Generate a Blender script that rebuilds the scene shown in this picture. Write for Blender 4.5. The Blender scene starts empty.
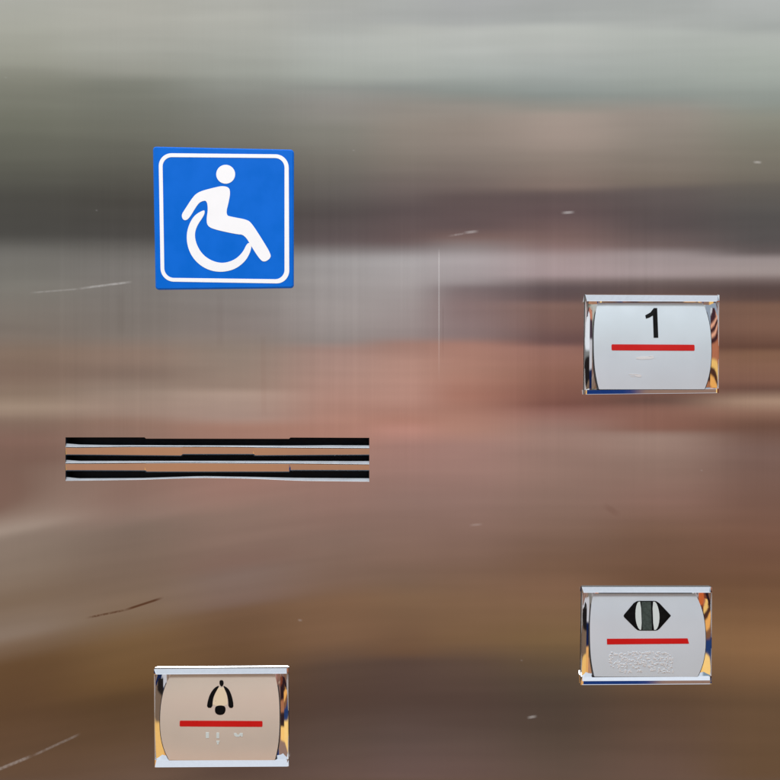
import bpy, bmesh, math, random
from mathutils import Vector, noise
from mathutils.geometry import tessellate_polygon
random.seed(7)
S = 0.0003          # one photograph pixel on the panel = 0.3 mm
DPX = 975.0         # camera distance, in the same unit
C = bpy.context.scene.collection
sc = bpy.context.scene

def P(x, y, h=0.0, h0=None):
    """panel point (x right, y down, h proud of the panel) -> world; h0: height of the plane the outline was measured on"""
    k = 1 - (h if h0 is None else h0) / DPX
    return Vector(((x - 390) * k * S, -h * S, (390 - y) * k * S))

def lin(c):
    r = []
    for v in c:
        v = v / 255.0
        r.append(v / 12.92 if v <= 0.04045 else ((v + 0.055) / 1.055) ** 2.4)
    return r

# ------------------------------------------------------------------ object helpers
def obj(name, bm, mat, parent=None, smooth=False, uv=False):
    bmesh.ops.recalc_face_normals(bm, faces=bm.faces)
    me = bpy.data.meshes.new(name)
    if uv:
        l = bm.loops.layers.uv.new('UVMap')
        for f in bm.faces:
            for lp in f.loops:
                lp[l].uv = (lp.vert.co.x, lp.vert.co.z)
    bm.to_mesh(me); bm.free()
    me.materials.append(mat)
    if smooth:
        for p in me.polygons: p.use_smooth = True
    o = bpy.data.objects.new(name, me)
    C.objects.link(o)
    if parent:
        o.parent = parent
        # parts are authored in world coordinates
        root = parent
        off = Vector((0, 0, 0))
        while root:
            off += root.location; root = root.parent
        me.transform(__import__('mathutils').Matrix.Translation(-off))
    return o

def thing(name, label, cat, loc, group=None):
    o = bpy.data.objects.new(name, None); C.objects.link(o)
    o.empty_display_size = 0.01
    o.location = loc; o['label'] = label; o['category'] = cat
    if group: o['group'] = group
    return o

def chaikin(pts, n=1):
    for _ in range(n):
        q = []
        for i in range(len(pts)):
            a, b = pts[i], pts[(i + 1) % len(pts)]
            q += [(a[0] * .75 + b[0] * .25, a[1] * .75 + b[1] * .25), (a[0] * .25 + b[0] * .75, a[1] * .25 + b[1] * .75)]
        pts = q
    return pts

def slab(pts, h0, h1, bev=0.0, hfun=None, bm=None, holes=()):
    """outline (photo px) from height h0 to height h1 with a small bevel; hfun adds to the top height"""
    bm = bm or bmesh.new()
    hf = hfun or (lambda x, y: 0.0)
    loops = [pts] + list(holes)
    cx = sum(p[0] for p in pts) / len(pts); cy = sum(p[1] for p in pts) / len(pts)
    tops = []
    for li, lp in enumerate(loops):
        n = len(lp)
        area = sum(lp[i][0] * lp[(i + 1) % n][1] - lp[(i + 1) % n][0] * lp[i][1] for i in range(n))
        sgn = 1 if area > 0 else -1
        if li: sgn = -sgn
        inner = []
        for i in range(n):
            a, b, c = lp[i - 1], lp[i], lp[(i + 1) % n]
            t = Vector((c[0] - a[0], c[1] - a[1]));
            if t.length < 1e-9: t = Vector((1, 0))
            t.normalize()
            inner.append((b[0] - t.y * bev * sgn, b[1] + t.x * bev * sgn))
        lo = [bm.verts.new(P(x, y, h0, h1)) for x, y in lp]
        mi = [bm.verts.new(P(x, y, h1 + hf(x, y) - bev, h1)) for x, y in lp]
        rings = [lo, mi]
        if bev > 0:
            rings.append([bm.verts.new(P(x, y, h1 + hf(x, y), h1)) for x, y in inner])
        for r0, r1 in zip(rings, rings[1:]):
            for i in range(n):
                j = (i + 1) % n
                bm.faces.new((r0[i], r0[j], r1[j], r1[i]))
        tops.append((rings[-1], inner if bev > 0 else lp))
    flat = [v for t in tops for v in t[0]]
    tri = tessellate_polygon([[Vector((x, y, 0)) for x, y in t[1]] for t in tops])
    for a, b, c in tri:
        try: bm.faces.new((flat[a], flat[b], flat[c]))
        except ValueError: pass
    return bm

def circle(cx, cy, r, n=40, ry=None):
    ry = ry or r
    return [(cx + r * math.cos(2 * math.pi * i / n), cy + ry * math.sin(2 * math.pi * i / n)) for i in range(n)]

def quad_warp(cor):
    (ax, ay), (bx, by), (cx_, cy_), (dx, dy) = cor
    def f(u, v):
        return (ax * (1 - u) * (1 - v) + bx * u * (1 - v) + cx_ * u * v + dx * (1 - u) * v,
                ay * (1 - u) * (1 - v) + by * u * (1 - v) + cy_ * u * v + dy * (1 - u) * v)
    return f

def round_rect(cor, r, n=7):
    """rounded rectangle filling a quad given TL TR BR BL, radius r px"""
    w = math.dist(cor[0], cor[1]); h = math.dist(cor[0], cor[3])
    f = quad_warp(cor); out = []
    for (cx, cy, a0) in ((r / w, r / h, math.pi), (1 - r / w, r / h, 1.5 * math.pi), (1 - r / w, 1 - r / h, 0), (r / w, 1 - r / h, .5 * math.pi)):
        for i in range(n + 1):
            a = a0 + i / n * math.pi / 2
            out.append(f(cx + r / w * math.cos(a), cy + r / h * math.sin(a)))
    return out

# ------------------------------------------------------------------ node helpers
class NT:
    def __init__(s, tree):
        s.t = tree; s.n = tree.nodes; s.l = tree.links
    def link(s, v, sock):
        if hasattr(v, 'is_output') or isinstance(v, bpy.types.NodeSocket): s.l.new(v, sock)
        else: sock.default_value = v
    def m(s, op, a, b=0.0, c=0.0, clamp=False):
        n = s.n.new('ShaderNodeMath'); n.operation = op; n.use_clamp = clamp
        s.link(a, n.inputs[0]); s.link(b, n.inputs[1]); s.link(c, n.inputs[2])
        return n.outputs[0]
    def sstep(s, v, a, b, lo=0.0, hi=1.0, kind='SMOOTHSTEP'):
        n = s.n.new('ShaderNodeMapRange'); n.interpolation_type = kind; n.clamp = True
        s.link(v, n.inputs[0]); n.inputs[1].default_value = a; n.inputs[2].default_value = b
        n.inputs[3].default_value = lo; n.inputs[4].default_value = hi
        return n.outputs[0]
    def mix(s, f, a, b, mode='MIX'):
        n = s.n.new('ShaderNodeMix'); n.data_type = 'RGBA'; n.blend_type = mode
        s.link(f, n.inputs[0]); s.link(a, n.inputs[6]); s.link(b, n.inputs[7])
        return n.outputs[2]
    def ramp(s, v, stops, interp='LINEAR'):
        n = s.n.new('ShaderNodeValToRGB'); cr = n.color_ramp; cr.interpolation = interp
        assert len(stops) <= 32, len(stops)
        while len(cr.elements) < len(stops): cr.elements.new(1.0)
        stops = sorted(stops, key=lambda q: q[0])
        for e, (p, c) in zip(cr.elements, stops): e.position = p
        for i, (p, c) in enumerate(stops):
            cr.elements[i].position = p; cr.elements[i].color = (*c, 1)
        s.link(v, n.inputs[0])
        return n.outputs[0]
    def noise(s, vec, scale, detail=2.0, rough=.5):
        n = s.n.new('ShaderNodeTexNoise'); s.link(vec, n.inputs['Vector'])
        n.inputs['Scale'].default_value = scale; n.inputs['Detail'].default_value = detail
        n.inputs['Roughness'].default_value = rough
        return n.outputs[0]
    def mapping(s, vec, scale=(1, 1, 1), loc=(0, 0, 0)):
        n = s.n.new('ShaderNodeMapping'); s.link(vec, n.inputs[0])
        n.inputs['Scale'].default_value = scale; n.inputs['Location'].default_value = loc
        return n.outputs[0]
    def bump(s, hgt, strength, dist):
        n = s.n.new('ShaderNodeBump'); n.inputs['Strength'].default_value = strength
        n.inputs['Distance'].default_value = dist; s.link(hgt, n.inputs['Height'])
        return n.outputs[0]

def mat(name, col, metallic=0.0, rough=0.4, spec=0.5, aniso=0.0, mottling=0.0, coat=0.0, bump=0.0, mscale=900):
    m = bpy.data.materials.new(name); m.use_nodes = True
    T = NT(m.node_tree); b = T.n['Principled BSDF']
    b.inputs['Metallic'].default_value = metallic
    b.inputs['Roughness'].default_value = rough
    b.inputs['Specular IOR Level'].default_value = spec
    b.inputs['Coat Weight'].default_value = coat
    b.inputs['Anisotropic'].default_value = aniso
    tc = T.n.new('ShaderNodeTexCoord').outputs['Object']
    nz = T.noise(tc, mscale, 4, .6)
    c0 = [max(0, v * (1 - mottling)) for v in col]; c1 = [min(1, v * (1 + mottling)) for v in col]
    T.l.new(T.mix(T.sstep(nz, .3, .7), (*c0, 1), (*c1, 1)), b.inputs['Base Color'])
    T.l.new(T.sstep(nz, .3, .7, rough * .85, rough * 1.15), b.inputs['Roughness'])
    if bump: T.l.new(T.bump(T.noise(tc, mscale * 3, 3), bump, 0.0001), b.inputs['Normal'])
    return m

# ------------------------------------------------------------------ the lift car's light, as a procedural environment
# columns: (x, [(y, (r,g,b) seen in the steel)])
COLS = [
 (20, [(0,(172,173,163)),(30,(166,167,155)),(60,(155,156,143)),(78,(132,133,120)),(120,(112,112,100)),(165,(93,92,83)),(200,(75,73,68)),(235,(74,72,68)),(252,(110,107,103)),(285,(122,118,112)),(335,(124,112,104)),(352,(130,110,97)),(375,(126,104,92)),(395,(142,121,106)),(410,(157,136,120)),(423,(130,106,94)),(440,(122,96,84)),(475,(114,90,78)),(505,(126,105,92)),(526,(156,142,128)),(537,(130,116,103)),(570,(128,113,98)),(600,(117,100,80)),(631,(126,112,95)),(645,(116,97,76)),(662,(94,71,46)),(700,(88,66,44)),(780,(92,72,54))]),
 (130, [(0,(174,174,164)),(25,(172,172,162)),(50,(164,165,155)),(70,(150,151,140)),(85,(124,126,115)),(130,(108,107,97)),(165,(92,90,82)),(200,(74,71,66)),(235,(72,69,66)),(252,(104,100,97)),(270,(120,115,112)),(335,(124,114,108)),(352,(140,118,106)),(375,(126,106,96)),(392,(150,130,118)),(410,(154,130,118)),(425,(142,112,99)),(455,(134,110,98)),(490,(130,105,93)),(515,(134,114,102)),(530,(120,104,92)),(575,(117,99,84)),(600,(120,102,82)),(615,(118,100,78)),(640,(112,88,58)),(680,(102,78,48)),(700,(84,64,42)),(740,(90,70,50)),(780,(98,79,63))]),
 (240, [(0,(172,173,165)),(18,(176,177,168)),(45,(168,170,161)),(75,(154,157,148)),(95,(132,134,126)),(140,(116,114,106)),(180,(94,89,83)),(215,(76,71,68)),(240,(80,75,73)),(252,(112,107,106)),(270,(134,129,127)),(330,(134,122,118)),(350,(142,126,116)),(385,(150,128,116)),(396,(172,148,136)),(415,(164,138,128)),(430,(160,120,106)),(455,(148,115,103)),(490,(146,115,103)),(512,(132,110,98)),(545,(126,104,92)),(562,(118,95,84)),(575,(122,104,94)),(600,(116,96,82)),(612,(108,84,62)),(650,(100,76,52)),(680,(90,68,46)),(710,(76,58,44)),(780,(84,68,58))]),
 (340, [(0,(170,172,166)),(15,(170,172,167)),(27,(176,179,173)),(50,(176,180,173)),(75,(165,170,162)),(90,(143,146,140)),(105,(148,145,138)),(130,(134,131,122)),(160,(118,113,105)),(190,(100,94,90)),(215,(84,76,75)),(240,(98,86,86)),(252,(122,114,114)),(262,(158,153,154)),(310,(158,149,148)),(338,(146,136,134)),(352,(160,130,122)),(370,(172,138,128)),(400,(172,132,120)),(430,(172,126,112)),(460,(150,118,106)),(500,(140,112,101)),(540,(126,104,92)),(580,(120,97,82)),(600,(118,92,68)),(640,(116,90,66)),(665,(84,68,56)),(700,(78,62,52)),(740,(86,72,62)),(780,(98,80,70))]),
 (405, [(0,(168,171,167)),(20,(170,173,169)),(30,(182,185,178)),(50,(178,182,175)),(75,(166,171,164)),(90,(140,145,140)),(105,(148,143,134)),(125,(148,138,128)),(160,(130,120,111)),(185,(112,100,96)),(210,(92,80,80)),(240,(104,87,86)),(252,(130,120,121)),(262,(172,166,168)),(300,(160,150,150)),(335,(148,134,133)),(345,(158,122,112)),(365,(178,138,126)),(400,(178,136,124)),(418,(170,122,108)),(432,(180,134,120)),(445,(152,118,108)),(500,(135,110,100)),(560,(122,98,84)),(580,(115,93,77)),(597,(118,94,70)),(620,(112,88,65)),(650,(102,78,57)),(663,(82,66,56)),(700,(78,63,54)),(740,(88,74,66)),(780,(100,82,74))]),
 (460, [(0,(168,170,168)),(22,(168,171,168)),(31,(184,187,181)),(50,(180,184,178)),(75,(165,171,165)),(92,(138,145,139)),(106,(150,144,135)),(125,(150,138,128)),(160,(132,120,112)),(185,(112,98,94)),(200,(94,80,79)),(225,(98,82,82)),(240,(122,98,93)),(252,(145,135,136)),(262,(176,166,169)),(280,(156,145,147)),(290,(120,105,107)),(305,(134,112,112)),(335,(136,116,116)),(346,(165,122,110)),(370,(170,126,112)),(395,(160,112,98)),(430,(172,128,114)),(445,(152,120,110)),(500,(136,110,100)),(560,(118,94,80)),(597,(119,94,70)),(640,(112,88,62)),(662,(86,70,58)),(700,(78,63,54)),(740,(86,72,63)),(780,(99,81,72))]),
 (560, [(0,(165,168,165)),(20,(168,172,168)),(30,(185,189,182)),(50,(178,182,176)),(72,(165,171,166)),(95,(137,145,140)),(108,(150,145,135)),(118,(165,150,140)),(135,(162,146,136)),(160,(142,128,118)),(185,(130,112,104)),(196,(96,82,81)),(215,(100,82,82)),(235,(122,98,94)),(250,(135,110,108)),(260,(166,147,148)),(274,(168,148,150)),(282,(128,110,110)),(289,(92,78,80)),(298,(96,78,79)),(306,(130,100,92)),(325,(120,90,84)),(342,(100,74,74)),(350,(150,108,98)),(375,(140,98,85)),(402,(118,78,70)),(413,(142,100,92)),(432,(145,119,108)),(500,(130,106,94)),(560,(110,85,68)),(590,(120,93,70)),(780,(98,80,70))]),
 (660, [(0,(168,172,168)),(25,(168,172,167)),(34,(178,183,176)),(60,(172,178,171)),(85,(150,157,150)),(98,(140,147,141)),(112,(152,142,133)),(140,(142,132,122)),(180,(122,110,100)),(192,(98,88,86)),(225,(88,78,78)),(245,(108,92,90)),(256,(155,142,143)),(274,(162,146,147)),(282,(115,100,98)),(290,(92,77,76)),(305,(110,85,78)),(345,(100,70,62)),(360,(138,100,84)),(390,(116,80,70)),(403,(95,72,66)),(412,(140,100,88)),(428,(132,92,80)),(436,(146,124,112)),(470,(134,110,98)),(500,(130,102,90)),(530,(112,86,70)),(580,(100,74,56)),(640,(122,95,64)),(670,(105,82,58)),(700,(84,66,50)),(780,(98,79,66))]),
 (760, [(0,(176,180,176)),(27,(165,170,165)),(38,(176,181,174)),(62,(170,177,168)),(85,(154,161,153)),(102,(141,148,140)),(118,(138,137,125)),(150,(125,120,108)),(175,(115,108,98)),(190,(100,94,88)),(215,(86,82,80)),(240,(84,79,78)),(252,(95,85,85)),(260,(152,140,140)),(272,(161,147,145)),(281,(118,101,99)),(289,(86,70,68)),(298,(92,72,68)),(306,(124,93,79)),(330,(124,91,77)),(346,(95,66,56)),(354,(132,97,78)),(378,(130,94,80)),(392,(98,69,61)),(404,(170,140,121)),(416,(138,103,88)),(428,(108,77,65)),(450,(114,91,82)),(540,(112,82,66)),(585,(104,77,55)),(650,(130,99,66)),(700,(96,75,53))]),
]
# rows that continue a column below 700 where the ramp above had no room
COLS_LOW = {560: [(640,(121,95,66)),(655,(104,83,61)),(682,(85,71,59)),(705,(78,64,55)),(740,(85,70,60)),(780,(98,80,70))]}
PY0, PY1 = -10.0, 800.0

def warp_s(x, y):
    a = max(0.0, (390 - x) / 390.0) ** 1.3 * 60
    t = min(1, max(0, (y - 440) / 80.0)); t = t * t * (3 - 2 * t)
    return a * t

world = bpy.data.worlds.new("World"); sc.world = world; world.use_nodes = True
W = NT(world.node_tree)
W.n.clear()
d = W.n.new('ShaderNodeTexCoord').outputs['Generated']
sep = W.n.new('ShaderNodeSeparateXYZ'); W.l.new(d, sep.inputs[0])
dx, dy, dz = sep.outputs
ny = W.m('MAXIMUM', W.m('MULTIPLY', dy, -1.0), 0.02)
u = W.m('DIVIDE', dx, ny); v = W.m('DIVIDE', dz, ny)
px = W.m('MULTIPLY_ADD', u, 975.0, 390.0)
py = W.m('MULTIPLY_ADD', v, -975.0, 390.0)
wa = W.m('MULTIPLY', W.m('POWER', W.m('MAXIMUM', W.m('DIVIDE', W.m('SUBTRACT', 390.0, px), 390.0), 0.0), 1.3), 60.0)
wa = W.m('MINIMUM', wa, 90.0)
pyw = W.m('SUBTRACT', py, W.m('MULTIPLY', wa, W.sstep(py, 440, 520)))
tt = W.m('DIVIDE', W.m('SUBTRACT', pyw, PY0), PY1 - PY0, clamp=True)
GAIN = 1.0 / 0.86
def col_socket(x, rows):
    rows = list(rows)
    low = COLS_LOW.get(x)
    def pack(rs, ends):
        st = []
        for y, c in rs:
            yy = y - warp_s(x, y)
            st.append(((yy - PY0) / (PY1 - PY0), [q * GAIN for q in lin(c)]))
        for y, c in ends:
            st.append(((y - PY0) / (PY1 - PY0), [q * GAIN for q in lin(c)]))
        return st
    up = []; dn = []
    if len(rows) > 32:
        rows = [r for i, r in enumerate(rows) if i not in (1,)]
    if len(rows) > 32:
        rows = [r for i, r in enumerate(rows) if i not in (1,)]
    while len(rows) > 32:
        # drop the row that matters least
        best = min(range(1, len(rows) - 1), key=lambda i: sum(abs(rows[i][1][k] - (rows[i-1][1][k] + (rows[i+1][1][k] - rows[i-1][1][k]) * (rows[i][0] - rows[i-1][0]) / (rows[i+1][0] - rows[i-1][0]))) for k in range(3)))
        rows.pop(best)
    if low:
        a = W.ramp(tt, pack(rows[:-1], up))
        b = W.ramp(tt, pack(low, dn))
        y0 = rows[-2][0]; 
        f = W.sstep(pyw, y0 - warp_s(x, y0), low[0][0] - warp_s(x, low[0][0]), kind='LINEAR')
        return W.mix(f, a, b)
    return W.ramp(tt, pack(rows, up + dn))
def crisp(rows):
    def tune(y, c, x=0):
        if y > 580: c = (c[0] * 1.01, c[1] * 1.0, c[2] * 1.025)
        if y < 250: c = (c[0], c[1], c[2] * 1.012)
        k = (1.06, 1.04, 1.05) if y > 430 else ((1.008, 1.003, 1.0) if y < 110 else (1.01, 1.015, 1.005))
        return tuple(min(250, c[i] * k[i]) for i in range(3))
    r = [[y, tune(y, c)] for y, c in rows]
    for a, b in zip(r, r[1:]):
        if b[0] - a[0] <= 15 and sum(abs(a[1][k] - b[1][k]) for k in range(3)) > 28:
            m_ = (a[0] + b[0]) / 2; g_ = (b[0] - a[0]) * .3
            a[0] = m_ - g_ if a[0] == int(a[0]) else a[0]; b[0] = m_ + g_ + .001
    return r
cur = None; px_prev = None
for x, rows in COLS:
    sck = col_socket(x, crisp(rows))
    cur = sck if cur is None else W.mix(W.sstep(px, px_prev, x), cur, sck)
    px_prev = x
# above and below the part of the car that the flat panel mirrors
def gramp(a, b, stops):
    return W.ramp(W.m('DIVIDE', W.m('SUBTRACT', py, a), b - a, clamp=True), [((y - a) / (b - a), [q * GAIN for q in lin(c)]) for y, c in stops])
upc = gramp(-700, 0, [(0,(172,176,173)),(-90,(168,173,172)),(-140,(190,198,200)),(-240,(182,190,192)),(-300,(120,128,132)),(-330,(205,215,222)),(-700,(222,230,236))])
dnc = gramp(780, 1500, [(780,(94,76,64)),(786,(98,76,62)),(794,(176,128,95)),(960,(168,124,98)),(1500,(150,110,80))])  # copper tone added below so the louvre bars reflect orange
# noise added to the environment, reflected as faint level streaks
cv = W.n.new('ShaderNodeCombineXYZ'); W.l.new(W.m('MULTIPLY', px, .0035), cv.inputs[0]); W.l.new(W.m('MULTIPLY', pyw, .06), cv.inputs[1])
st1 = W.noise(cv.outputs[0], 1.0, 4, .65)
st2 = W.noise(W.mapping(cv.outputs[0], (2, 3.2, 1), (5, 9, 0)), 1.0, 3, .6)
sm_ = W.m('ADD', 1.0, W.m('ADD', W.m('MULTIPLY', W.m('SUBTRACT', st1, .5), .34), W.m('MULTIPLY', W.m('SUBTRACT', st2, .5), .14)))
vm = W.n.new('ShaderNodeVectorMath'); vm.operation = 'SCALE'; W.l.new(cur, vm.inputs[0]); W.l.new(sm_, vm.inputs[3])
cur = vm.outputs[0]
cur = W.mix(W.sstep(py, 0, -70), cur, upc)
cur = W.mix(W.sstep(py, 775, 785), cur, dnc)
# unseen sides: made-up colour bands for the chrome to reflect at a slant
def side(stops):
    return W.ramp(W.m('MULTIPLY_ADD', dz, 0.5, 0.5), [((z + 1) / 2, [q * GAIN for q in lin(c)]) for z, c in stops])
def bands(spec):
    # (from dz, colour) listed upwards, joined with short ramps
    st = [(-1, spec[0][1])]
    for (a, ca), (b_, cb) in zip(spec, spec[1:]):
        st += [(b_ - .012, ca), (b_ + .004, cb)]
    return side(st + [(1, spec[-1][1])])
pale = (222, 230, 238)
left_near = bands([(-1, pale), (-.62, (218, 160, 95)), (-.26, (16, 30, 66)), (-.07, (188, 186, 190)), (.15, (66, 52, 62)), (.29, (186, 122, 98)), (.345, (52, 32, 38)), (.39, (184, 124, 104)), (.5, (196, 210, 222))])
left_far = bands([(-1, pale), (-.64, (226, 178, 104)), (-.31, (112, 92, 76)), (-.14, (30, 26, 26)), (.03, (120, 120, 118)), (.07, (214, 218, 222)), (.4, pale)])
right_near = bands([(-1, pale), (-.64, (240, 190, 110)), (-.34, (44, 30, 34)), (-.24, (160, 104, 72)), (-.15, (40, 26, 30)), (-.04, (112, 58, 40)), (.02, (186, 92, 48)), (.15, (140, 150, 162))])
right_far = bands([(-1, pale), (-.64, (240, 196, 120)), (-.3, (34, 56, 100)), (-.22, (120, 82, 58)), (-.17, (224, 160, 86)), (-.1, (70, 42, 34)), (-.05, (226, 180, 104)), (.0, (168, 104, 76)), (.09, (54, 28, 34)), (.125, (222, 160, 130)), (.15, (54, 28, 34)), (.185, (222, 160, 130)), (.21, (60, 36, 42)), (.27, (206, 206, 208)), (.32, (128, 146, 160))])
lf = W.mix(W.sstep(u, -.85, -.95), left_near, left_far)
rt = W.mix(W.sstep(u, 1.05, 1.2), right_near, right_far)
cur = W.mix(W.sstep(u, -.47, -.56), cur, lf)
cur = W.mix(W.sstep(u, .52, .62), cur, rt)
cur = W.mix(W.sstep(dz, .66, .74), cur, (.74, .80, .88, 1))
low = W.mix(W.sstep(px, 690, 712), (*lin((25, 55, 115)), 1), (*lin((150, 120, 105)), 1))  # blue and brown patches added low down for the bottom rails to reflect
low = W.mix(W.sstep(px, 430, 520), cur, low)
cur = W.mix(W.sstep(dz, -.43, -.45), cur, W.mix(W.sstep(dz, -.58, -.6), low, cur))
cur = W.mix(W.sstep(dz, -.70, -.76), cur, (.80, .86, .95, 1))  # pale tone added underneath to whiten the steep bottom rails
bg = W.n.new('ShaderNodeBackground'); W.l.new(cur, bg.inputs[0]); bg.inputs[1].default_value = 1.0
wo = W.n.new('ShaderNodeOutputWorld'); W.l.new(bg.outputs[0], wo.inputs[0])

# ------------------------------------------------------------------ materials
def steel():
    m = bpy.data.materials.new('brushed_steel'); m.use_nodes = True
    T = NT(m.node_tree); b = T.n['Principled BSDF']
    tc = T.n.new('ShaderNodeTexCoord').outputs['Object']
    sp = T.n.new('ShaderNodeSeparateXYZ'); T.l.new(tc, sp.inputs[0])
    X = T.m('MULTIPLY_ADD', sp.outputs[0], 1 / S, 390.0)
    Y = T.m('MULTIPLY_ADD', sp.outputs[2], -1 / S, 390.0)
    fine = T.noise(T.mapping(tc, (1, 1, .006)), 2600, 3, .65)
    mid = T.noise(T.mapping(tc, (1, 1, .015)), 230, 3, .7)
    big = T.noise(T.mapping(tc, (1, 1, .35), (3, 0, 1)), 22, 3, .55)
    smud = T.noise(T.mapping(tc, (1, 1, 1), (1.3, 0, 5)), 45, 4, .6)
    g = T.m('MULTIPLY_ADD', T.m('SUBTRACT', fine, .5), .025, .86)
    g = T.m('ADD', g, T.m('MULTIPLY', T.m('SUBTRACT', mid, .5), T.m('MULTIPLY', T.sstep(T.noise(T.mapping(tc, (1, 1, .15), (2, 0, 7)), 30, 2), .4, .62, .3, 1.1), T.sstep(T.m('ABSOLUTE', T.m('SUBTRACT', Y, 330)), 60, 200, .20, .03))))
    g = T.m('ADD', g, T.m('MULTIPLY', T.m('SUBTRACT', big, .5), .10))
    g = T.m('ADD', g, T.m('MULTIPLY', T.m('SUBTRACT', smud, .5), .05))
    cmb = T.n.new('ShaderNodeCombineColor')
    for i in range(3): T.l.new(g, cmb.inputs[i])
    colr = cmb.outputs[0]
    white = 0.0
    def seg(x0, y0, x1, y1, w, col, amt, taper=True, brk=0):
        """a scratch or other thin line: distance from the segment, as a mask"""
        nonlocal colr, white
        L = math.hypot(x1 - x0, y1 - y0); ux, uy = (x1 - x0) / L, (y1 - y0) / L
        a = T.m('ADD', T.m('MULTIPLY', T.m('SUBTRACT', X, x0), ux), T.m('MULTIPLY', T.m('SUBTRACT', Y, y0), uy))
        n = T.m('ABSOLUTE', T.m('ADD', T.m('MULTIPLY', T.m('SUBTRACT', X, x0), -uy), T.m('MULTIPLY', T.m('SUBTRACT', Y, y0), ux)))
        mk = T.sstep(n, w * .25, w)
        mk = T.m('SUBTRACT', 1.0, mk)
        e = min(L * .45, 12)
        mk = T.m('MULTIPLY', mk, T.sstep(a, 0, e if taper else 1))
        mk = T.m('MULTIPLY', mk, T.sstep(a, L, L - (L * .6 if taper == 2 else e)))
        if brk:
            mk = T.m('MULTIPLY', mk, T.sstep(T.noise(tc, brk, 2), .3, .6, .45, 1))
        mk = T.m('MULTIPLY', mk, amt * (.28 if col[2] > .6 else 1))
        colr = T.mix(mk, colr, (*col, 1))
        if col[2] > .6: white = T.m('MAXIMUM', mk, white)
    W_ = (1.0, 1.0, 1.0)
    seg(439, 246, 439, 392, 0.9, (1, 1, 1), .75, 2)  # pale vertical hairline, fading along its length
    seg(443, 300, 443, 372, 0.8, (.55, .5, .5), .3, 2)
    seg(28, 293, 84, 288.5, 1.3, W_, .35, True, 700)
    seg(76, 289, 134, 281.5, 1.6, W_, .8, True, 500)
    seg(84, 618.5, 130, 609, 1.5, (.32, .17, .10), .75, True, 1500)
    seg(122, 611, 165, 597, 1.7, (.32, .16, .09), .85, True)
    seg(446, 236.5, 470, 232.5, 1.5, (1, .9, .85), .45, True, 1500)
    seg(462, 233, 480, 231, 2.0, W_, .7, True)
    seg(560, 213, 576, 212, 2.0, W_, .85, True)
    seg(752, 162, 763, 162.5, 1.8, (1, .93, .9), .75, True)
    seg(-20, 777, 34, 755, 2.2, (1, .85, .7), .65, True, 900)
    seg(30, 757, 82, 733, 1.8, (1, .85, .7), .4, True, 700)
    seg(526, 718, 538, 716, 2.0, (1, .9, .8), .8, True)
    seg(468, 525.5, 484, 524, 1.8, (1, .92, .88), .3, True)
    seg(601, 503, 622, 517, 4.5, (.5, .38, .34), .22, True)
    seg(297, 620, 303, 620.5, 1.6, W_, .35, True)
    seg(220, 287, 220, 352, 5, (.5, .42, .4), .09, True)
    seg(263, 330, 264, 420, 4, (.6, .45, .4), .10, True)
    seg(121, 288, 121, 340, 6, (.5, .44, .4), .08, True)
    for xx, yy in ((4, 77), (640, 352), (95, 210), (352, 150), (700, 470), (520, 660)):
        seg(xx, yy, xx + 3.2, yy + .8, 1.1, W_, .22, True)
    T.l.new(colr, b.inputs['Base Color'])
    T.l.new(T.m('SUBTRACT', 1.0, white), b.inputs['Metallic'])
    r = T.m('MULTIPLY_ADD', T.m('SUBTRACT', mid, .5), .012, .05)
    T.l.new(r, b.inputs['Roughness'])
    b.inputs['Anisotropic'].default_value = .94
    tg = T.n.new('ShaderNodeTangent'); tg.direction_type = 'UV_MAP'; tg.uv_map = 'UVMap'
    T.l.new(tg.outputs[0], b.inputs['Tangent'])
    T.l.new(T.bump(T.m('ADD', T.m('MULTIPLY', fine, .35), mid), .04, 0.00001), b.inputs['Normal'])
    return m
M = {}
M['steel'] = steel()
M['chrome'] = mat('polished_chrome', (.90, .91, .93), 1.0, .045, mottling=.02)
M['cavity'] = mat('black_cavity', (.007, .018, .034), 0, .5, .3, mottling=.3)
M['blue'] = mat('blue_sign_vinyl', lin((0, 101, 206)), 0, .4, .12, mottling=.04, mscale=120)
M['white'] = mat('white_sign_print', (.87, .88, .90), 0, .4, .3, mottling=.01, mscale=150)
M['black'] = mat('black_engraving_paint', (.002, .0022, .0025), 0, .4, .12, mottling=.2)
M['green'] = mat('dark_green_grey_paint', lin((54, 64, 60)), 0, .4, .3, mottling=.25, mscale=1500)
M['red'] = mat('red_enamel', lin((186, 16, 14)), 0, .3, .4, mottling=.03, mscale=90)
M['plate'] = mat('pale_satin_plate', lin((219, 230, 239)), .42, .2, mottling=.015, mscale=60)
M['warm_tint'] = mat('warm_reflection_plate', lin((232, 220, 206)), .5, .2, mottling=.015, mscale=60)  # reflected warmth of the surroundings put into the base colour
M['emboss'] = mat('pale_raised_dots', lin((234, 236, 238)), .4, .22, mottling=.03)
M['cream'] = mat('cream_symbol_paint', lin((226, 208, 178)), .2, .3, mottling=.004, mscale=60)
M['lens'] = mat('pale_symbol_paint', lin((205, 214, 212)), .2, .3, mottling=.004, mscale=60)
M['lip'] = mat('satin_slot_edge', (.40, .42, .45), .25, .3, mottling=.06, mscale=200)
M['satin'] = mat('satin_chrome_edge', (.72, .73, .75), .6, .2, mottling=.03, mscale=80)
M['shadow_base'] = mat('dark_shadow_base', (.07, .058, .052), 0, .6, mottling=.2)  # dark colour standing in for contact shade around the housing
M['seam'] = mat('black_rubber_seam', (.018, .016, .018), 0, .5, mottling=.2)

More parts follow.
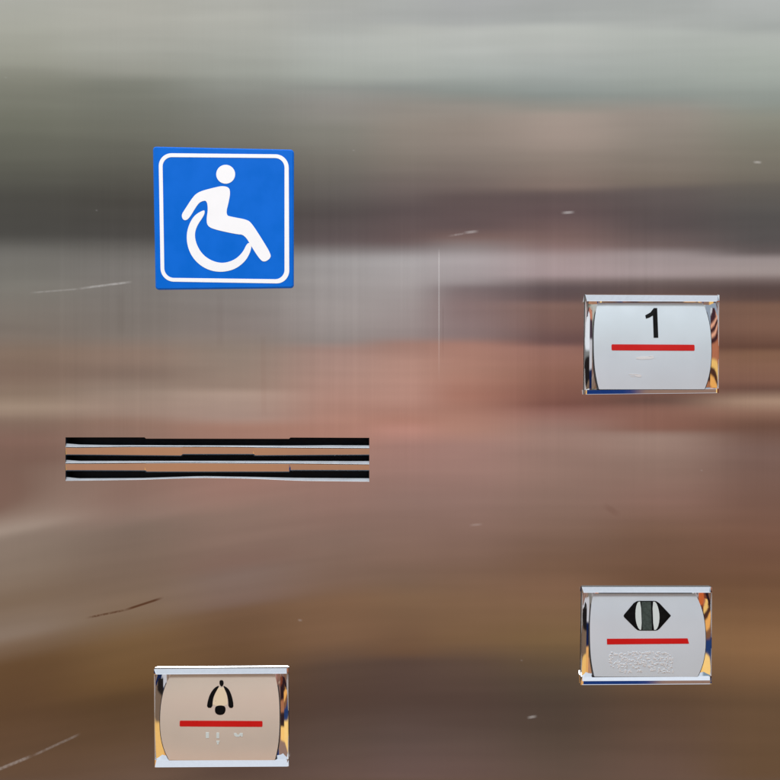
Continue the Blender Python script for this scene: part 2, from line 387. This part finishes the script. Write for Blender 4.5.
# ------------------------------------------------------------------ the steel panel with its three punched speaker slots
LX0, LX1 = 65.5, 369.3
def curve(pts):
    def f(x):
        for (x0, y0), (x1, y1) in zip(pts, pts[1:]):
            if x <= x1: return y0 + (y1 - y0) * max(0, (x - x0)) / (x1 - x0)
        return pts[-1][1]
    return f
SLOTS = [
 dict(top=[(LX0,437.3),(144.5,437.3),(146,438.6),(289,438.8),(290.5,437.5),(LX1,437.8)],
      lip=curve([(LX0,442.3),(76,443.6),(110,444.6),(200,445),(290,445),(330,444.4),(LX1,444.6)]),
      bot=curve([(LX0,446.9),(80,447.2),(130,446.4),(220,446.6),(300,447.6),(LX1,448)])),
 dict(top=[(LX0,455.2),(181,456.2),(182.5,454.8),(253,454.8),(254.5,456),(LX1,455.4)],
      lip=curve([(LX0,459.0),(76,460.2),(180,460.4),(290,460.2),(LX1,460.2)]),
      bot=curve([(LX0,463.2),(90,463.2),(180,462.4),(290,463.2),(350,464),(LX1,464.2)])),
 dict(top=[(LX0,471.0),(144.5,471.2),(146,472.3),(289,472.3),(290.5,470.8),(LX1,471.0)],
      lip=curve([(LX0,476.0),(76,477.8),(140,477.6),(200,475.6),(290,477.0),(LX1,477.4)]),
      bot=curve([(LX0,480.8),(100,480.4),(140,479.8),(200,477.8),(250,478.6),(300,480.8),(LX1,481.6)])),
]
NX = 24
xs = [LX0 + (LX1 - LX0) * i / NX for i in range(NX + 1)]
bm = bmesh.new()
outer = [(-520, -420), (1300, -420), (1300, 1200), (-520, 1200)]
hole = [(LX0, 437.3)] + SLOTS[0]['top'][1:] + [(LX1, SLOTS[2]['bot'](LX1))] + [(x, SLOTS[2]['bot'](x)) for x in reversed(xs[:-1])]
loops = [outer, hole]
fl = [bm.verts.new(P(x, y, 0)) for lp in loops for x, y in lp]
for a, b, c in tessellate_polygon([[Vector((x, y, 0)) for x, y in lp] for lp in loops]):
    bm.faces.new((fl[a], fl[b], fl[c]))
# folded outer edge: the plate is 2 mm thick
ov = fl[:4]; bk = [bm.verts.new(v_.co + Vector((0, .002, 0))) for v_ in ov]
for i in range(4): bm.faces.new((ov[i], ov[(i+1) % 4], bk[(i+1) % 4], bk[i]))
bm.normal_update()
panel = obj('steel_panel', bm, M['steel'], uv=True)
panel['label'] = 'large brushed stainless steel lift control panel with a three slot speaker opening and fine scratches'
panel['category'] = 'panel'

def louvre(s_up, s_dn):
    """the slightly turned bar of steel between two slots"""
    b = bmesh.new()
    allx = sorted(set(xs + [p[0] for p in s_dn['top']]))
    tf = curve(s_dn['top'])
    rows = []
    for x in allx:
        y0 = s_up['bot'](x); y1 = tf(x)
        r = []
        for k, (f, h) in enumerate(((0, -6), (0.0, -.7), (.08, .0), (.5, -.75), (.93, -1.55), (1, -1.9), (1, -7))):
            r.append(b.verts.new(P(x, y0 + (y1 - y0) * f, h, 0)))
        rows.append(r)
    for r0, r1 in zip(rows, rows[1:]):
        for i in range(len(r0) - 1): b.faces.new((r0[i], r1[i], r1[i+1], r0[i+1]))
    return b
for a, b_ in ((0, 1), (1, 2)):
    obj('louvre_bar', louvre(SLOTS[a], SLOTS[b_]), M['steel'], panel, uv=True)
for s_ in SLOTS:
    # dark cavity behind the slot, open towards the front
    b = bmesh.new(); tp = s_['top']
    bt = [(LX1, s_['bot'](LX1)), (LX0, s_['bot'](LX0))]
    f0 = [b.verts.new(P(x, y, -.05, 0)) for x, y in tp]
    f1 = [b.verts.new(P(x, y, -22, 0)) for x, y in tp]
    for i in range(len(tp) - 1): b.faces.new((f0[i], f0[i+1], f1[i+1], f1[i]))
    g0 = [b.verts.new(P(x, y + .0, -7.2, 0)) for x, y in bt]; g1 = [b.verts.new(P(x, y, -22, 0)) for x, y in bt]
    b.faces.new((g0[0], g0[1], g1[1], g1[0]))
    h0_ = [b.verts.new(P(x, y, -.05, 0)) for x, y in bt]
    b.faces.new((f0[-1], h0_[0], g0[0], g1[0], f1[-1])); b.faces.new((f0[0], h0_[1], g0[1], g1[1], f1[0]))
    b.faces.new(f1 + g1)
    slot = obj('speaker_slot', b, M['cavity'], panel)
    b = bmesh.new(); rows = []
    for x in xs:
        yb = s_['bot'](x); yl = yb - (yb - s_['lip'](x)) * .72
        rows.append([b.verts.new(P(x, yb, 0, 0)), b.verts.new(P(x, yb - .3, -.1, 0)), b.verts.new(P(x, yl, -.1 - (yb - .3 - yl) * .82, 0)), b.verts.new(P(x, yl + .2, -6, 0))])
    for r0, r1 in zip(rows, rows[1:]):
        for i in range(3): b.faces.new((r0[i], r1[i], r1[i+1], r0[i+1]))
    obj('slot_lip', b, M['lip'], slot)

# ------------------------------------------------------------------ wheelchair sign
SX = lambda p: (140 + p[0] / 4.588, 135 + p[1] / 4.588)
sign = thing('wheelchair_sign', 'square blue sign with white wheelchair user symbol and rounded white border', 'sign', P(224, 219, 0))
cor = [SX(p) for p in ((58, 52), (705, 66), (704, 701), (70, 709))]
HS = 3.0
obj('sign_board', slab(round_rect(cor, 3.2, 5), 0, HS, 1.3), M['blue'], sign)
co = [SX(p) for p in ((85, 83), (682, 89), (685, 682), (95, 672))]
ci = [SX(p) for p in ((103, 101), (663, 106), (663, 662), (112, 655))]
obj('white_border', slab(round_rect(co, 13.0, 9), HS, HS + .35, 0.08, holes=[round_rect(ci, 9.5, 9)]), M['white'], sign)
sym = obj('wheelchair_symbol', slab([SX(p) for p in chaikin([(293,343),(252,366),(228,402),(213,452),(217,510),(240,562),(280,602),(330,625),(385,629),(440,614),(482,580),(503,545),(513,510),(501,492),(488,503),(473,535),(445,565),(408,583),(368,588),(322,574),(284,545),(258,500),(250,455),(262,415),(292,372),(298,352)], 2)], HS, HS + .35, .08), M['white'], sign)
obj('figure_body', slab([SX(p) for p in chaikin([(190,366),(205,342),(242,285),(262,266),(290,254),(345,240),(378,233),(408,240),(414,262),(410,295),(392,368),(425,376),(490,388),(512,404),(560,478),(602,548),(596,568),(572,583),(552,574),(515,518),(480,458),(440,455),(335,432),(308,415),(305,385),(312,340),(306,300),(282,304),(264,318),(226,382),(208,393),(195,386)], 2)], HS, HS + .4, .08), M['white'], sym)
obj('figure_head', slab([SX(p) for p in circle(393, 180, 43.5)], HS, HS + .4, .08), M['white'], sym)

# ------------------------------------------------------------------ push buttons
def barrel(top, bot, left, right, ymax, n=14, r=6):
    """plate outline: straight top and bottom, bulging sides. top/bot=(y,x0,x1)"""
    ty, tx0, tx1 = top; by, bx0, bx1 = bot
    pts = []
    def sidepts(xa, ya, xb, yb, ext):
        out = []
        for i in range(n + 1):
            t = i / n
            x = xa + (xb - xa) * t; y = ya + (yb - ya) * t
            out.append((x + (ext - (xa + xb) / 2) * (1 - abs(2 * t - 1) ** 2.5), y))
        return out
    pts += [(tx0 + r, ty), (tx1 - r, ty)]
    pts += sidepts(tx1, ty + r, bx1, by - r, right)
    pts += [(bx1 - r, by), (bx0 + r, by)]
    pts += sidepts(bx0, by - r, tx0, ty + r, left)
    return pts

SHADE_H = 2.4    # added dark base under the housing, mirrored as a contact shadow line
HB = 10.5   # height of the plates above the panel
def button(name, label, cfg):
    (ox, oy, k) = cfg['z']
    Z = lambda p: (ox + p[0] / k, oy + p[1] / k)
    q = [Z(p) for p in cfg['frame']]
    cx = sum(p[0] for p in q) / 4; cy = sum(p[1] for p in q) / 4
    root = thing(name, label, 'button', P(cx, cy, 0), 'push buttons on the steel panel')
    f = quad_warp(q)
    H = abs(q[3][1] - q[0][1])
    ht, hb = cfg['rail_top'] / H / k, cfg['rail_bot'] / H / k
    obj('shadow_base', slab([f(*p) for p in ((.002, .003), (.998, .003), (.998, .997), (.002, .997))], 0, SHADE_H, 0), M['shadow_base'], root)
    # chrome body between the rails: convex up and down, sides falling away outwards
    b = bmesh.new()
    us = [0, .012, .03, .06, .10, .135, .145, .5, .855, .865, .90, .94, .97, .988, 1]
    NV = 26
    grid = []
    for iu, uu in enumerate(us):
        e = min(uu, 1 - uu)
        fall = max(0, .07 - e)
        row = []
        for j in range(NV + 1):
            vv = ht * .8 + (1 - ht * .8 - hb * .8) * j / NV
            x, y = f(uu, vv)
            t = (j / NV) * 2 - 1
            h = HB - 1.6 + cfg['tilt'] * .3 * 43 * t - cfg['bulge'] * t * t - fall * 134 * cfg['slope'] - (1.2 if e < .005 else 0)
            if e > .14: h = .6   # the well the plate sits in
            h = max(h, SHADE_H + .1); row.append(b.verts.new(P(x, y, h, h + (HB - h) * min(1, e / .1))))
        grid.append(row)
    for r0, r1 in zip(grid, grid[1:]):
        for i in range(NV): b.faces.new((r0[i], r1[i], r1[i+1], r0[i+1]))
    # outer side walls down to the panel
    for row, uu in ((grid[0], 0), (grid[-1], 1)):
        lo = [b.verts.new(v_.co.copy()) for v_ in row]
        for v_ in lo: v_.co.y = -SHADE_H * S
        for i in range(NV): b.faces.new((row[i], row[i+1], lo[i+1], lo[i]))
    body = obj('chrome_body', b, M['chrome'], root, smooth=True)
    # rails along the top and the bottom edge
    def rail(v0, v1, hin, hout, knee=None):
        """v0 = outer edge, v1 = inner edge"""
        b = bmesh.new(); rows = []
        for uu in (0, .012, .02, .2, .4, .6, .8, .98, .988, 1):
            e = min(uu, 1 - uu); sink = 0
            prof = ((v0, SHADE_H), (v0, max(SHADE_H + .2, hout - .4 - sink)), (v0 + (v1 - v0) * .06, hout - sink), *([(v0 + (v1 - v0) * knee[0], knee[1] - sink)] if knee else []), (v0 + (v1 - v0) * .9, hin - sink), (v1, hin - .5 - sink), (v1, SHADE_H))
            r = []
            for vv, h in prof:
                x, y = f(uu, vv)
                if e < .001: h = SHADE_H + (h - SHADE_H) * .2
                elif e < .015: h = SHADE_H + (h - SHADE_H) * .93
                r.append(b.verts.new(P(x, y, h, h)))
            rows.append(r)
        for r0, r1 in zip(rows, rows[1:]):
            for i in range(len(r0) - 1): b.faces.new((r0[i], r1[i], r1[i+1], r0[i+1]))
        b.faces.new(rows[0]); b.faces.new(rows[-1])
        return b
    obj('frame_rail', rail(0, ht, HB + .8, HB + .8 - cfg['rail_top'] / k * cfg['tt']), M['chrome'], root)
    obj('frame_rail', rail(1, 1 - hb, HB + .6, HB + .6 - cfg['rail_bot'] / k * cfg['tb'], cfg.get('knee')), M['chrome'], root)
    for a0, a1 in ((0, cfg['edge'][0]), (1 - cfg['edge'][1], 1)):
        b = bmesh.new(); rows = []
        for j in range(9):
            vv = ht * .7 + (1 - ht * .7 - hb * .7) * j / 8
            m_ = (a0 + a1) / 2
            r = []
            for uu, h in ((a0, SHADE_H), (a0, 2.7), (a0 * .8 + a1 * .2, 3.3), (a0 * .2 + a1 * .8, 3.3), (a1, 2.8), (a1, SHADE_H)):
                x, y = f(uu, vv); r.append(b.verts.new(P(x, y, h, h)))
            rows.append(r)
        for r0, r1 in zip(rows, rows[1:]):
            for i in range(5): b.faces.new((r0[i], r1[i], r1[i+1], r0[i+1]))
        obj('side_edge', b, M['satin'], root)
    # seam and plate
    pl = [Z(p) for p in barrel(*cfg['plate'])]
    pc = (sum(p[0] for p in pl) / len(pl), sum(p[1] for p in pl) / len(pl))
    hh = abs(cfg['plate'][1][0] - cfg['plate'][0][0]) / k / 2
    yc = Z((0, (cfg['plate'][1][0] + cfg['plate'][0][0]) / 2))[1]
    sm = []
    n = len(pl)
    for x, y in pl:
        d_ = Vector((x - pc[0], y - pc[1])); sm.append((x + .9 * (1 if d_.x > 0 else -1) * (1.0), y + .45 * (1 if d_.y > 0 else -1)))
    seam_args = sm
    # plate face: gently convex and tilted, as a grid clipped by the outline's rows
    top_h = lambda y: HB + .9 + cfg['tilt'] * (y - yc) - cfg['pb'] * ((y - yc) / hh) ** 2
    b = bmesh.new()
    obj('seam', slab(seam_args, 1, HB, 0, hfun=lambda x, y: top_h(y) - HB - 1.3), M['seam'], root)
    # rows of the outline: pair left and right points
    rws = []
    npl = 14
    P_ = barrel(*cfg['plate'], n=npl)
    # order: [top-left corner, top-right corner, right side (npl+1), bottom right, bottom left, left side (npl+1)]
    rs = P_[2:3 + npl]; ls = P_[5 + npl:][::-1]
    pairs = [(P_[0], P_[1])]
    r = 6
    # rounded corner between corner point and first side point
    def corner(a, b_, c0):
        out = []
        for t in (.3, .6, .85):
            out.append((c0[0] * 2 * t * (1 - t) + a[0] * (1 - t) ** 2 + b_[0] * t * t, c0[1] * 2 * t * (1 - t) + a[1] * (1 - t) ** 2 + b_[1] * t * t))
        return out
    cl = corner(P_[0], ls[0], (ls[0][0], P_[0][1])); cr = corner(P_[1], rs[0], (rs[0][0], P_[1][1]))
    pairs += list(zip(cl, cr)); pairs += list(zip(ls, rs))
    cl = corner(P_[4 + npl], ls[-1], (ls[-1][0], P_[4 + npl][1]))[::-1]; cr = corner(P_[3 + npl], rs[-1], (rs[-1][0], P_[3 + npl][1]))[::-1]
    pairs += list(zip(cl, cr)); pairs += [(P_[4 + npl], P_[3 + npl])]
    for a, c in pairs:
        a = Z(a); c = Z(c); row = []
        NXp = 12
        for i in range(NXp + 1):
            t = i / NXp
            x = a[0] + (c[0] - a[0]) * t; y = a[1] + (c[1] - a[1]) * t
            row.append(b.verts.new(P(x, y, top_h(y) - (.25 if i in (0, NXp) else 0), HB)))
        rws.append(row)
    for r0, r1 in zip(rws, rws[1:]):
        for i in range(len(r0) - 1): b.faces.new((r0[i], r1[i], r1[i+1], r0[i+1]))
    ring = rws[0] + [r_[-1] for r_ in rws[1:]] + rws[-1][-2::-1] + [r_[0] for r_ in rws[-2:0:-1]]
    low = [b.verts.new(v_.co.copy()) for v_ in ring]
    for v_ in low: v_.co.y = -3 * S
    for i in range(len(ring)):
        j = (i + 1) % len(ring); b.faces.new((ring[i], ring[j], low[j], low[i]))
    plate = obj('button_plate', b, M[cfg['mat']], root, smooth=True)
    me = plate.data
    bmx = bmesh.new(); bmx.from_mesh(me)
    for e in bmx.edges:
        if len(e.link_faces) == 2 and e.calc_face_angle(0) > .6: e.smooth = False
    bmx.to_mesh(me); bmx.free()
    def mark(nm, shapes, mt, lift=.28, smooth=1, bev=.06, parent=plate, base=0.0):
        b = bmesh.new()
        for s in shapes:
            pts = [Z(p) for p in (chaikin(s, smooth) if smooth else s)]
            ym = sum(p[1] for p in pts) / len(pts)
            # follows the plate: height of plate at each outline point
            slab_on(b, pts, top_h, base, base + lift, bev)
        return obj(nm, b, M[mt], parent)
    return root, plate, mark, Z

def slab_on(b, pts, top_h, lo, hi, bev):
    """thin raised shape that follows the plate's curved face; cut in rows so it hugs the curve"""
    tri = tessellate_polygon([[Vector((x, y, 0)) for x, y in pts]])
    vt = [b.verts.new(P(x, y, top_h(y) + hi, HB)) for x, y in pts]
    vb = [b.verts.new(P(x, y, top_h(y) + lo - .3, HB)) for x, y in pts]
    n = len(pts)
    fs = []
    for i in range(n):
        j = (i + 1) % n; b.faces.new((vb[i], vb[j], vt[j], vt[i]))
    for a, c, d_ in tri:
        try: fs.append(b.faces.new((vt[a], vt[c], vt[d_])))
        except ValueError: pass

def rect(x0, y0, x1, y1, sk=0, n=1):
    return [(x0, y0), (x1, y0 + sk), (x1, y1 + sk), (x0, y1)]
def rrect(x0, y0, x1, y1, r, sk=0):
    w = x1 - x0
    pts = []
    for cx, cy, a0 in ((x0 + r, y0 + r, 180), (x1 - r, y0 + r, 270), (x1 - r, y1 - r, 0), (x0 + r, y1 - r, 90)):
        for i in range(4):
            a = math.radians(a0 + 30 * i); X_ = cx + r * math.cos(a)
            pts.append((X_, cy + r * math.sin(a) + sk * (X_ - x0) / w))
    return pts

# floor button "1"
root, plate, mark, Z = button('floor_button', 'white faced chrome push button with black number 1 above a red line', dict(
    z=(570, 280, 4.727), frame=[(72,66),(706,69),(703,534),(67,541)], rail_top=34, rail_bot=22, bulge=3.4, slope=.5,
    plate=((105,135,638),(517,133,634),112,667,0), tt=1.25, tb=.26, edge=(.016, .009), tilt=.09, pb=1.8, mat='plate'))
mark('number', [[(401,131),(417,131),(417,273),(395,273),(395,167),(378,177),(362,182),(359,166),(384,152)]], 'black', smooth=0)
mark('red_line', [rrect(195,304,587,333,5,2)], 'red')
mark('raised_marks', [rect(310,362,393,376,-2), rect(372,358,393,366,0), rect(275,443,322,448,1), [(300,446),(336,446),(332,461),(302,455)], rect(282,453,300,457,0)], 'emboss', .35)
# door-open button
root, plate, mark, Z = button('door_open_button', 'pale chrome push button with black outward arrowheads above bumpy lettering', dict(
    z=(570, 575, 5.032), frame=[(60,60),(715,60),(712,549),(54,553)], rail_top=29, rail_bot=42, bulge=3.4, slope=.5,
    plate=((99,122,641),(507,118,640),100,681,0), tt=1.3, tb=.385, edge=(.008, .007), knee=(.45, HB - 2.08), tilt=.105, pb=1.8, mat='plate'))
mark('arrowheads', [[(271,208),(275,200),(325,145),(340,136),(352,134),(428,134),(440,136),(455,146),(505,200),(510,206),(505,212),(451,269),(440,277),(428,279),(352,279),(340,277),(328,268),(275,215)]], 'black', .3, 0)
mark('pale_ovals', [[(345,139),(361,137),(361,276),(346,273),(334,245),(330,207),(334,168)], [(419,137),(436,139),(447,165),(453,207),(447,250),(434,275),(419,276)]], 'lens', .2, 1, base=.16)
mark('centre_bar', [rect(364,y,411,y + 34.5) for y in (138, 172.4, 206.8, 241.2)], 'green', .3, 0, base=.4)
mark('red_line', [[(184,319),(590,317),(596,343),(184,347)]], 'red', smooth=0)
sh = []
random.seed(11)
for k in range(210):
    x = random.uniform(196, 516); y = random.uniform(384, 486)
    if x > 490 and y < 400: continue
    a = random.choice((0, math.pi / 2, random.uniform(0, math.pi))); L = random.uniform(3, 9); w = random.uniform(1.8, 3.4)
    ca, sa = math.cos(a), math.sin(a)
    sh.append([(x - ca * L - sa * w, y - sa * L + ca * w), (x - ca * L + sa * w, y - sa * L - ca * w), (x + ca * L + sa * w, y + sa * L - ca * w), (x + ca * L - sa * w, y + sa * L + ca * w)])
mark('raised_lettering', sh, 'emboss', .55, 1)
# alarm button
root, plate, mark, Z = button('alarm_button', 'beige faced chrome push button with black bell symbol above a red line', dict(
    z=(140, 655, 4.727), frame=[(66,66),(701,62),(703,527),(70,531)], rail_top=26, rail_bot=35, bulge=3.4, slope=.5,
    plate=((97,138,636),(494,136,640),96,660,0), tt=1.2, tb=1.12, edge=(.006, .014), tilt=.08, pb=2.4, mat='warm_tint'))
mark('bell_outline', [[(316,249),(319,220),(330,185),(350,158),(373,147),(366,163),(350,190),(343,215),(342,250)],
                      [(442,251),(440,220),(428,182),(414,160),(390,147),(397,162),(410,188),(416,215),(418,249)],
                      [(373,124),(390,124),(394,142),(384,156),(373,143)],
                      [(354,248),(366,239),(390,238),(404,246),(405,264),(396,280),(372,283),(355,272)]], 'black', .25, 1)
mark('bell_face', [[(368,156),(381,160),(394,155),(409,192),(414,222),(410,240),(344,240),(346,215),(352,190)]], 'cream', .2, 1)
mark('red_line', [rrect(189,308,580,335,5,2)], 'red')
mark('raised_marks', [rect(313,362,328,389), rect(363,364,376,390), rect(363,402,377,410), rect(366,408,374,419), [(445,366),(456,366),(465,376),(474,366),(487,366),(487,382),(478,382),(478,376),(470,383),(456,383),(448,377)]], 'lens', .4, 0)

# ------------------------------------------------------------------ camera and lamp
cam = bpy.data.cameras.new('camera'); co_ = bpy.data.objects.new('camera', cam); C.objects.link(co_)
co_.location = (0, -DPX * S, 0); co_.rotation_euler = (math.pi / 2, 0, 0)
cam.sensor_width = 36; cam.lens = 18 / (390 / DPX); cam.clip_start = .01; cam.clip_end = 50
sc.camera = co_
ld = bpy.data.lights.new('ceiling_lamp', 'AREA'); ld.shape = 'RECTANGLE'; ld.size = .8; ld.size_y = .3
ld.energy = 14; ld.color = (.94, .98, 1.0)
lo_ = bpy.data.objects.new('ceiling_lamp', ld); C.objects.link(lo_)
lo_.location = (-.05, -.95, .85)
lo_.rotation_euler = (Vector((0, 0, 0)) - lo_.location).to_track_quat('-Z', 'Y').to_euler()

vs = sc.view_settings
vs.view_transform = 'Standard'; vs.look = 'None'; vs.exposure = 0; vs.gamma = 1; vs.use_curve_mapping = False
sc.render.engine = 'CYCLES'
sc.cycles.use_denoising = True
sc.cycles.max_bounces = 8
sc.render.film_transparent = False
